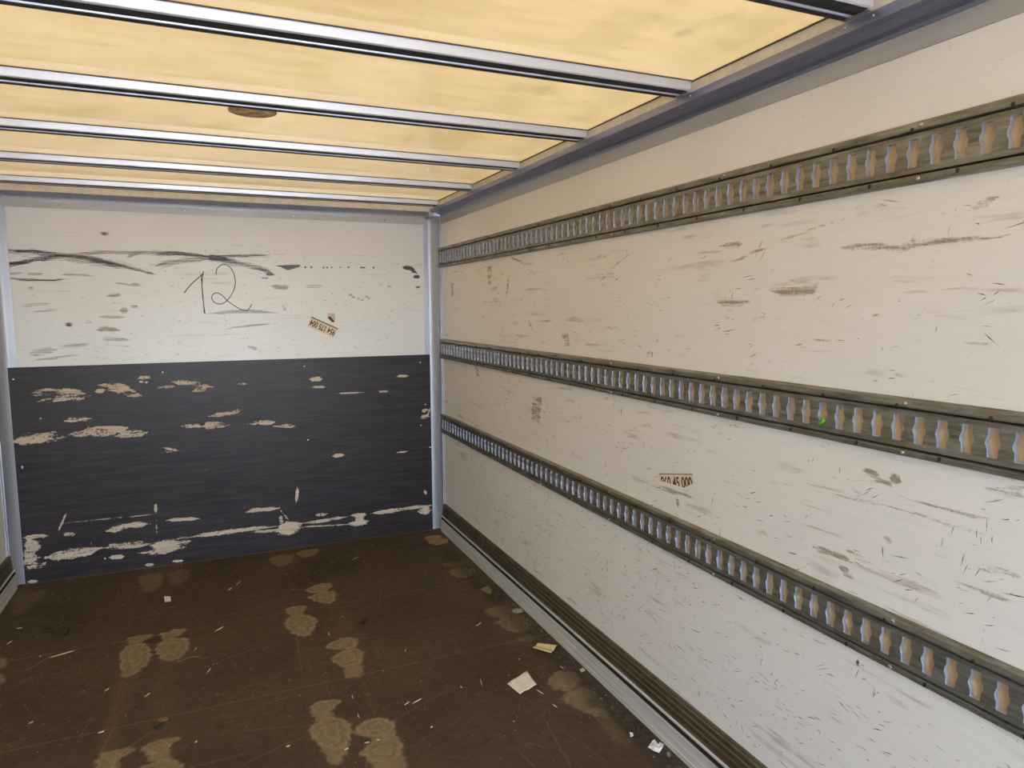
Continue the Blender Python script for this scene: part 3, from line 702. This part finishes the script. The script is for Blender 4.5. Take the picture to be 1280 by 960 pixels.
clp = bpy.data.meshes.new('rivet'); bm.to_mesh(clp); bm.free(); clp.materials.append(m_dscrew)
for zc, word in ((1.8220, 'top slotted lashing rail on the right wall, rising towards the ceiling'), (1.2330, 'middle slotted lashing rail on the right wall, halfway up, leaf caught in a slot'), (.7360, 'bottom slotted lashing rail on the right wall, closest to the floor')):
    o = link('lashing_rail', rail_me); o.location = (W, 0, zc); tag(o, word, 'lashing rail', 'slotted steel lashing rails on the right wall')
    bm = bmesh.new(); box(bm, -.0024, -.0006, y0r, y1r, -.036, .032); from_bm('backing_strip', bm, o, (m_back,))
    for j, y in enumerate(screw_ys):
        if not y0r + .05 < y < -.12: continue
        for dz, me, dy, nm in ((.0475, clp, 0, 'rivet'), (-.0535, clp, -.105, 'rivet')):
            q = bpy.data.objects.new(nm, me); q.location = (-.0160, y + dy, dz); q.parent = o; C.objects.link(q)
        if j % 3 == 1:
            for dz, dy in ((.0535, -.02), (-.056, -.02)):
                q = bpy.data.objects.new('screw', scr); q.location = (-.0158, y + dy, dz); q.parent = o; C.objects.link(q)

# ---- black plywood panel ---------------------------------------
PX0, PX1, PZ1 = .055, 2.380, 1.1915
g = Grid(PX0, PX1, 0.0, PZ1, .0038)
b4 = lambda pts: on_front([(x / 2.286, 440 + y / 2.286) for x, y in pts], -.012)
def ch(pts, w, s=.85, **k): g.stroke('chip', b4(pts), w / 2.286 * .0045 / 2 * 1.35, s * (.86 if w > 9 else 1), soft=1.1, **k)
for pts, w, s in (([(70,120),(120,113),(200,112),(262,126)], 18, .66), ([(105,142),(180,132),(255,128)], 16, .72), ([(272,113),(300,108)], 14, .8), ([(280,95),(362,95)], 10, .72), ([(320,108),(360,112),(405,125)], 18, .74), ([(300,108),(370,100)], 12, .65),
        ([(395,76),(412,70),(430,75)], 12, .72), ([(395,85),(425,86)], 7, .75), ([(440,102),(500,98)], 8, .72), ([(490,85),(540,90),(610,100)], 14, .70), ([(550,113),(575,105),(592,108)], 12, .68),
        ([(595,184),(660,175),(695,163)], 12, .76), ([(515,212),(580,213)], 12, .74), ([(580,213),(610,208),(655,208)], 20, .78), ([(690,206),(740,202)], 12, .66), ([(735,202),(785,201)], 15, .82), ([(780,212),(845,211)], 10, .66),
        ([(185,198),(215,194),(262,189)], 12, .66), ([(37,256),(100,247),(200,241)], 26, .80), ([(180,240),(260,232),(330,226),(365,216)], 22, .72), ([(248,210),(262,232)], 18, .68), ([(330,240),(420,230)], 18, .76), ([(250,218),(365,215)], 9, .72),
        ([(470,284),(500,278)], 10, .68), ([(460,272),(510,282)], 8, .6), ([(885,78),(922,77)], 12, .82), ([(892,100),(930,100)], 7, .9), ([(1133,70),(1168,68)], 8, .8), ([(1080,113),(1112,112)], 6, .7), ([(960,119),(1050,115)], 5, .62), ([(680,92),(705,92)], 10, .6),
        ([(1205,170),(1225,165)], 10, .7), ([(1200,188),(1228,184)], 14, .78), ([(1215,195),(1230,160)], 7, .6), ([(950,298),(985,294)], 8, 1.), ([(1130,288),(1165,284)], 5, .58), ([(850,385),(849,405),(846,432)], 7, .9), ([(445,432),(445,460)], 6, .95), ([(447,480),(448,520)], 4, .6), ([(1213,395),(1218,408)], 8, .8),
        ([(703,458),(740,452),(798,446)], 12, .85), ([(475,481),(520,478),(570,476)], 8, .9), ([(305,512),(350,500),(432,490)], 17, .76), ([(68,531),(100,526),(140,525)], 9, .85), ([(80,533),(92,560),(88,600),(82,620)], 34, .74), ([(130,588),(200,576),(290,560)], 24, .76), ([(70,622),(120,612),(132,600)], 9, .65),
        ([(290,560),(430,548)], 16, .66), ([(258,542),(270,562)], 20, .7), ([(180,522),(215,521)], 12, .66), ([(540,530),(640,515),(790,498)], 12, .76), ([(500,536),(545,540)], 22, .66), ([(860,490),(930,480),(1000,470)], 10, .76), ([(1055,462),(1140,451),(1232,438)], 11, .78), ([(1195,455),(1232,450)], 24, .68),
        ([(900,466),(935,462)], 12, .82), ([(312,587),(355,584)], 11, .95), ([(415,609),(440,607)], 8, .9), ([(490,599),(525,596)], 7, .75), ([(80,657),(108,655)], 8, .9), ([(800,465),(806,495)], 10, .64), ([(800,450),(825,480)], 6, .6), ([(860,500),(1000,492)], 4, .62),
        ([(170,490),(460,462)], 3, .5), ([(165,515),(190,460)], 5, .58), ([(720,515),(790,508)], 8, .7), ([(395,575),(470,562)], 8, .62), ([(60,330),(66,328)], 8, .8)):
    ch(pts, w, s)
for c, rx, ry, s in (((472,555), 44, 22, .86), ((825,504), 36, 18, .92), ((1027,467), 27, 9, .9), ((1027,489), 29, 9, .95), ((1027,478), 16, 12, .9), ((1215,452), 18, 14, .75)):
    g.blob('chip', b4([c])[0], (rx / 2.286 * .0045, ry / 2.286 * .0052), s)
toB = lambda P: np.stack([P[:, 0], np.full(len(P), -.0125), P[:, 1]], 1)
ex = Extra(); ex.box((PX0, -.0120, .001), (PX1, -.0008, PZ1 + .0005), 0)
o = link('plywood_panel', g.mesh('plywood_panel', toB, extra=ex.out()), None, (m_black,))
tag(o, 'black coated plywood panel with pale chips, lower half of the front wall', 'panel')
rivets(o, [(p[0], -.0126, p[1]) for p in b4([(38,78),(465,58),(870,41),(1201,30),(116,190),(880,251),(1203,209),(1229,272),(300,590),(1215,150)])], (0, -1, 0), .0045, 'screw', plain('pale_screw', rgb(225, 215, 205), .5), .0012)

# ---- stickers ---------------------------------------------------
m_stk = plain('sticker_cream', rgb(230, 212, 186), .6, var=.06); m_stk2 = plain('sticker_band', rgb(138, 122, 108), .7, var=.2, sc=90)
m_txt = plain('sticker_ink', rgb(92, 62, 44), .7, var=.25, sc=150)
def text_mesh(s, size, bold=.0):
    cu = bpy.data.curves.new('t', 'FONT'); cu.body = s; cu.size = size; cu.align_x = 'CENTER'; cu.align_y = 'CENTER'; cu.extrude = .00015; cu.offset = bold
    o = bpy.data.objects.new('t', cu); C.objects.link(o); cu.offset = .0012; bpy.context.view_layer.update()
    me = bpy.data.meshes.new_from_object(o.evaluated_get(bpy.context.evaluated_depsgraph_get())); bpy.data.objects.remove(o); return me
def sticker(name, rot, origin, w, h, txt, size, cuts=()):
    """built in its own plane (x right, y up, z out), then turned on to the wall"""
    T = Matrix.Translation(origin) @ rot
    def clip(bm):
        for co, no in cuts:
            bmesh.ops.bisect_plane(bm, geom=bm.verts[:] + bm.edges[:] + bm.faces[:], plane_co=co, plane_no=no, clear_outer=True)
    bm = bmesh.new(); box(bm, -w/2, w/2, -h/2, h/2, .0002, .0006); clip(bm)
    root = from_bm(name, bm, None, (m_stk,))
    bm = bmesh.new(); box(bm, -w/2, w/2, -h/2 - .0001, -h/2 + h * .13, .0006, .0008); clip(bm)
    if len(bm.faces): from_bm('printed_band', bm, root, (m_stk2,))
    me = text_mesh(txt, size); bm = bmesh.new(); bm.from_mesh(me)
    x0 = min(v.co.x for v in bm.verts); x1 = max(v.co.x for v in bm.verts); k = w * .92 / (x1 - x0)
    for v in bm.verts: v.co = ((v.co.x - (x0 + x1) / 2) * k, v.co.y + h * .02, v.co.z + .0009)
    clip(bm)
    from_bm('printed_number', bm, root, (m_txt,))
    root.matrix_world = T; return root
# front wall: x right, z up, facing -y ; the sticker hangs upside down and tilted
c4 = on_front([(388.5,395),(424.5,411),(418,424),(382.5,406)]); ctr = c4.mean(0)
ang = math.atan2(c4[1][1] - c4[0][1], c4[1][0] - c4[0][0])
Rf = Matrix.Rotation(math.pi / 2, 4, 'X') @ Matrix.Rotation(ang + math.pi, 4, 'Z')
tag(sticker('number_sticker', Rf, (ctr[0], 0, ctr[1]), .178, .066, '954 175 004', .052),
    'cream sticker with brown number, upside down and tilted on the white front wall', 'sticker')
# scrap of a second sticker above it
p = on_front([(410.5,391.5),(418.5,391.5),(419,401),(415.5,403),(409,398)]); bm = bmesh.new()
lo = [bm.verts.new((x, -.0002, z)) for x, z in p]; hi = [bm.verts.new((x, -.0008, z)) for x, z in p]
bm.faces.new(lo); bm.faces.new(hi)
for i in range(5): bm.faces.new((lo[i], lo[(i+1) % 5], hi[(i+1) % 5], hi[i]))
o = from_bm('sticker_scrap', bm, None, (plain('scrap_pink', rgb(205, 184, 176), .7, var=.15, sc=60),))
p = on_front([(409.5,396.5),(413,395.5),(418.5,402.5),(415.5,403)]); bm = bmesh.new(); bm.faces.new([bm.verts.new((x, -.0010, z)) for x, z in p])
r = bmesh.ops.extrude_face_region(bm, geom=bm.faces[:]); bmesh.ops.translate(bm, verts=[v for v in r['geom'] if isinstance(v, bmesh.types.BMVert)], vec=(0, .0002, 0))
from_bm('torn_corner', bm, o, (plain('scrap_brown', rgb(96, 72, 62), .8),))
tag(o, 'tiny pinkish sticker scrap just above the upside-down number sticker', 'sticker')
# right wall: facing -x ; reading direction towards the rear (-y)
Rr = Matrix(((0, 0, -1, 0), (-1, 0, 0, 0), (0, 1, 0, 0), (0, 0, 0, 1)))
a0 = math.radians(12); tl = np.array([-2.494, .926]); sw, sh = .186, .066
cx_ = math.cos(a0) * sw / 2 + math.sin(a0) * sh / 2; cz_ = math.sin(a0) * sw / 2 - math.cos(a0) * sh / 2
cuts = [((-.093, .009, 0), (-.16, -1, 0)), ((.038, -.013, 0), (.30, -1, 0))]
tag(sticker('torn_sticker', Rr @ Matrix.Rotation(a0, 4, 'Z'), (W, tl[0] - cx_, tl[1] + cz_), sw, sh, '960 45 000', .052, cuts),
    'torn cream number sticker on the right wall above the bottom lashing rail', 'sticker')
bm = bmesh.new(); box(bm, -.093, .093, .0300, .0335, .0006, .0008)
root = bpy.data.objects['torn_sticker']; from_bm('printed_band', bm, root, (m_stk2,))

# ---- litter on the floor ---------------------------------------
def F(px, py): p = on(2, 0, px, py); return Vector((p[0], p[1], 0))
def leafy(name, pts, mat, h=.004, lift=None, n=3, label=None, cat=None, group=None, seed=0, parts=None):
    """thin irregular flake with real thickness; pts = photographed outline on the floor"""
    P = [F(*q) for q in pts]; c = sum(P, Vector()) / len(P); rr = random.Random(seed); t = .0006
    bm = bmesh.new(); N = len(P); rings = []
    for s in (1, .66, .33):
        rings.append([(c + (p - c) * s) - c for p in P])
    def zf(v, k):
        base = .0014 + (abs(rr.gauss(0, h * .35)) if lift is None else max(0, lift(v + c)))
        return base
    tops = []; bots = []
    for k, r in enumerate(rings):
        tr, br = [], []
        for v in r:
            z = zf(v, k); tr.append(bm.verts.new((v.x, v.y, z + t))); br.append(bm.verts.new((v.x, v.y, z)))
        tops.append(tr); bots.append(br)
    zc = zf(Vector(), 3); tc = bm.verts.new((0, 0, zc + t)); bc = bm.verts.new((0, 0, zc))
    for a in (tops, bots):
        for k in range(2):
            for i in range(N): bm.faces.new((a[k][i], a[k][(i+1) % N], a[k+1][(i+1) % N], a[k+1][i]))
    for i in range(N):
        bm.faces.new((tops[2][i], tops[2][(i+1) % N], tc)); bm.faces.new((bots[2][i], bots[2][(i+1) % N], bc))
        bm.faces.new((tops[0][i], tops[0][(i+1) % N], bots[0][(i+1) % N], bots[0][i]))
    o = from_bm(name, bm, None, (mat,), loc=(c.x, c.y, 0))
    if label: tag(o, label, cat, group)
    return o
def paper_mat(name, base, ink):
    t = NT(name); w = t.n('TexWave'); w.inputs['Scale'].default_value = 34; w.inputs['Distortion'].default_value = 1.2
    t.l(t.tc.outputs['Object'], w.inputs[0]); n = t.noise(sc=70, det=4)
    t.bsdf(t.mix(t.math('MULTIPLY', t.rng(w.outputs['Fac'], .6, .85), t.rng(n, .4, .6, 0, .5)), base, ink), .6); return t.m
m_pap1 = paper_mat('paper_white', rgb(236, 228, 206), rgb(190, 170, 130)); m_pap2 = paper_mat('paper_yellow', rgb(226, 208, 156), rgb(170, 148, 100))
def sheet(name, corners, mat, zfun, label, fold=None):
    """rectangular slip bent by zfun(u, v) in metres"""
    P = [F(*q) for q in corners]; c = sum(P, Vector()) / 4; n = 12; bm = bmesh.new(); g_ = [[], []]
    for layer, dz in ((0, 0), (1, .0005)):
        for i in range(n + 1):
            row = []
            for j in range(n + 1):
                u, v = i / n, j / n
                p = (P[0] * (1-u) + P[1] * u) * (1-v) + (P[3] * (1-u) + P[2] * u) * v - c
                row.append(bm.verts.new((p.x, p.y, .0012 + zfun(u, v) + dz)))
            g_[layer].append(row)
    for L_ in g_:
        for i in range(n):
            for j in range(n): bm.faces.new((L_[i][j], L_[i+1][j], L_[i+1][j+1], L_[i][j+1]))
    A, B = g_
    for i in range(n):
        for (i0, j0, i1, j1) in ((i, 0, i+1, 0), (i, n, i+1, n), (0, i, 0, i+1), (n, i, n, i+1)): bm.faces.new((A[i0][j0], A[i1][j1], B[i1][j1], B[i0][j0]))
    o = from_bm(name, bm, None, (mat,), smooth=True, loc=(c.x, c.y, 0)); tag(o, label, 'paper'); return o
sheet('paper_slip', [(634,855), (659,842), (671,857), (650,868)], m_pap1, lambda u, v: .010 * max(0, (1 - v)) ** 2 * u + .016 * max(0, u - .75) ** 1.0 * v + .003 * math.sin(u * 6) ** 2,
      'larger pale paper slip with a curled corner lying open on the brown floor')
sheet('paper_slip', [(666,811), (674,804), (697,808), (689,819)], m_pap2, lambda u, v: .006 * math.sin(u * 5 + 1) ** 2 + .004 * v,
      'yellowed paper slip lying against the foot of the right kick rail')
m_tis = plain('tissue', rgb(232, 226, 220), .8, var=.05, sc=60)
leafy('crumpled_tissue', [(810,935),(815,930),(818,927),(823,933),(826,929),(830,932),(829,938),(824,942),(817,939)], m_tis, h=.02, label='crumpled white scrap of tissue by the kick rail, at the bottom of the view', cat='tissue', seed=3)
leafy('paper_scrap', [(205,746),(213,746),(214,752),(206,753)], m_tis, h=.002, label='small square of white paper near the black panel', cat='paper')
m_card = plain('cardboard', rgb(150, 120, 90), .85, var=.15, sc=40); m_leaf = plain('dead_leaf', rgb(58, 48, 36), .8, var=.35, sc=80); m_bark = plain('wood_flake', rgb(128, 104, 76), .85, var=.3, sc=60)
m_green = plain('green_leaf', rgb(96, 160, 48), .5, var=.35, sc=120); m_shard = plain('shard', rgb(150, 154, 138), .2, var=.3, sc=50); m_chip = plain('pale_splinter', rgb(196, 176, 146), .8, var=.1)
leafy('cardboard_flake', [(534,677),(548,673),(560,674),(560,679),(546,682),(537,680)], m_card, h=.003, label='flat tan cardboard flake on the floor beside the right corner post', cat='cardboard', seed=5)
leafy('cardboard_flake', [(530,672),(545,669),(552,670),(549,674),(534,676)], m_card, h=.003, label='darker cardboard flake tucked behind the tan one by the corner post', cat='cardboard', seed=6)
leafy('wood_flake', [(600,737),(609,733),(615,737),(614,743),(609,743)], m_bark, h=.004, label='angular tan wood flake beside a dark leaf along the right kick rail', cat='wood flake', seed=7)
leafy('dead_leaf', [(610,746),(618,741),(628,737),(630,743),(624,749),(617,751)], m_leaf, h=.012, label='dark curled leaf beside the angular tan flake', cat='leaf', seed=8)
leafy('plastic_shard', [(640,764),(645,761),(652,762),(654,766),(648,768),(642,767)], m_shard, h=.006, label='pale greenish plastic shard against the right kick rail', cat='shard', seed=9)
leafy('dead_leaf', [(788,912),(797,906),(806,913),(802,921),(793,922)], m_leaf, h=.02, label='dark crumbled leaf just behind the white tissue scrap', cat='leaf', seed=10)
leafy('dead_leaf', [(190,912),(198,906),(206,905),(203,909),(196,914)], m_leaf, h=.01, label='small dark twisted leaf lying across the floor joint on the left', cat='leaf', seed=11)
leafy('wood_flake', [(197,901),(205,897),(211,898),(208,902),(199,904)], m_bark, h=.004, label='brown flake touching the twisted leaf on the floor joint', cat='wood flake', seed=12)
leafy('dead_leaf', [(52,788),(62,784),(70,788),(68,792),(60,791)], m_leaf, h=.014, label='left of two black leaf crumples near the left wall', cat='leaf', seed=13)
leafy('dead_leaf', [(70,793),(78,789),(87,787),(85,792),(76,797)], m_leaf, h=.014, label='right of two black leaf crumples near the left wall', cat='leaf', seed=14)
leafy('dead_leaf', [(450,779),(456,776),(459,773),(457,779),(453,782)], m_leaf, h=.01, label='tiny dark leaf scrap in the middle of the far floor', cat='leaf', seed=15)
leafy('dead_leaf', [(664,815),(672,817),(680,823),(672,822)], m_leaf, h=.006, label='dark leaf strip lying in front of the yellowed paper slip', cat='leaf', seed=16)
leafy('crumb', [(787,917),(791,917),(792,921),(788,922)], m_tis, h=.006, label='white pellet beside the dark leaf at the floor edge', cat='crumb', seed=17)
leafy('wood_flake', [(833,942),(836,941),(839,945),(837,948),(833,946)], m_bark, h=.008, label='beige flake lying beside the white tissue scrap', cat='wood flake', seed=18)
leafy('wood_flake', [(724,838),(729,836),(732,839),(727,841)], m_chip, h=.004, label='pale chip at the foot of the kick rail beyond the large double stain', cat='wood flake', seed=19)
# leaf caught in a slot of the middle rail
bm = bmesh.new()
for k in range(7):
    rr = random.Random(k); c = Vector((-.012 + rr.gauss(0, .003), rr.gauss(0, .005), rr.gauss(0, .006))); a = Vector((rr.gauss(0, 1), rr.gauss(0, 1), rr.gauss(0, 1))).normalized(); b = a.orthogonal().normalized(); n_ = a.cross(b)
    q = [c + a * .008, c + b * .005 + n_ * .001, c - a * .007, c - b * .005 - n_ * .001]
    lo = [bm.verts.new(v) for v in q]; hi = [bm.verts.new(v + n_ * .0008) for v in q]
    bm.faces.new(lo); bm.faces.new(hi)
    for i in range(4): bm.faces.new((lo[i], lo[(i+1) % 4], hi[(i+1) % 4], hi[i]))
tag(from_bm('green_leaf', bm, None, (m_green,), loc=(W, y_first + PITCH * round((-3.2 - y_first) / PITCH), 1.212)), 'crumpled bright green leaf caught in a slot of the middle lashing rail', 'leaf')

# loose splinters, one object each
spl = [(60,823,95,813),(258,842,264,835),(515,880,528,873),(505,882,512,877),(440,868,441,874),(455,929,462,928),(640,740,648,738),(595,783,602,778),(130,865,137,860),(122,917,131,914),
       (243,813,246,809),(20,786,28,785),(8,806,16,801),(357,934,363,932),(430,938,436,935),(447,892,449,898),(600,848,603,858),(538,910,541,908),(180,872,188,866),(295,732,301,726),(440,700,448,696),
       (470,925,475,925),(670,862,680,868),(575,858,578,860),(243,929,247,926),(410,790,412,795),(268,790,280,783),(35,905,42,902),(285,738,290,735),(505,815,508,812),(700,833,705,836),(690,880,697,885)]
bm = bmesh.new()
v = [bm.verts.new(p) for p in ((-.5, 0, .0), (-.1, .5, 0), (.5, .1, 0), (.1, -.5, 0), (-.3, 0, 1), (.3, .1, 1))]
for f in ((0,1,4), (1,2,5,4), (2,3,5), (3,0,4,5), (0,3,2,1)): bm.faces.new([v[i] for i in f])
bmesh.ops.recalc_face_normals(bm, faces=bm.faces); sp_me = bpy.data.meshes.new('wood_splinter'); bm.to_mesh(sp_me); bm.free(); sp_me.materials.append(m_chip)
for i, (x0, y0, x1, y1) in enumerate(spl):
    a, b = F(x0, y0), F(x1, y1); L = (b - a).length; c = (a + b) / 2
    o = bpy.data.objects.new('wood_splinter', sp_me); C.objects.link(o); o.location = (c.x, c.y, .0002)
    o.rotation_euler = (0, 0, math.atan2(b.y - a.y, b.x - a.x)); o.scale = (L, .0055 if L > .02 else .008, .003)
    tag(o, 'pale thin wood splinter lying loose on the brown plywood floor', 'splinter', 'pale wood splinters scattered on the floor')
# uncountable grit, thickest along the kick rail: one object
keep = [F(*q) for q in ((652,855),(681,812),(820,934),(797,914),(198,909),(210,750),(545,675),(607,738),(620,746),(647,765),(62,788),(78,792),(672,819),(455,779),(789,920),(836,945),(728,839))]
bm = bmesh.new()
def grit(n, place, mi, s0, s1):
    for _ in range(n):
        x, y = place()
        if y < YB + .1 or any((k.x - x) ** 2 + (k.y - y) ** 2 < .05 ** 2 for k in keep): continue
        s = random.uniform(s0, s1) * (2 if random.random() < .05 else 1); a = random.uniform(0, 6.28); e = random.uniform(.4, 1)
        q = [(x + math.cos(a + t) * s * (1 if i % 2 else e), y + math.sin(a + t) * s * (1 if i % 2 else e)) for i, t in enumerate((0, 1.57, 3.14, 4.71))]
        vs = [bm.verts.new((u, w, .0001)) for u, w in q]; tp = bm.verts.new((x, y, s * random.uniform(.4, .8)))
        bm.faces.new(vs).material_index = mi
        for i in range(4): bm.faces.new((vs[i], vs[(i+1) % 4], tp)).material_index = mi
def patchy():
    while True:
        x, y = random.uniform(.05, 2.38), -random.random() ** 1.2 * 3.2 - .03
        if math.sin(x * 5.1 + 1.3 * math.sin(y * 3)) + math.sin(y * 4.3 + x * 2) > random.uniform(-1.6, 1.4): return x, y
grit(1500, patchy, 0, .0008, .0026)
grit(1000, lambda: (2.408 - abs(random.gauss(0, .032)), -random.uniform(.09, 3.2)), 1, .002, .0055)
grit(600, lambda: (2.405 - abs(random.gauss(0, .028)), -random.uniform(.09, 3.2)), 2, .0015, .004)
grit(120, lambda: (random.uniform(2.1, 2.36), -random.uniform(.09, .25)), 2, .0015, .004)
tag(from_bm('floor_grit', bm, None, (m_chip, m_leaf, m_bark)), 'pale crumbs, dirt and chaff strewn over the brown floor', 'grit', kind='stuff')
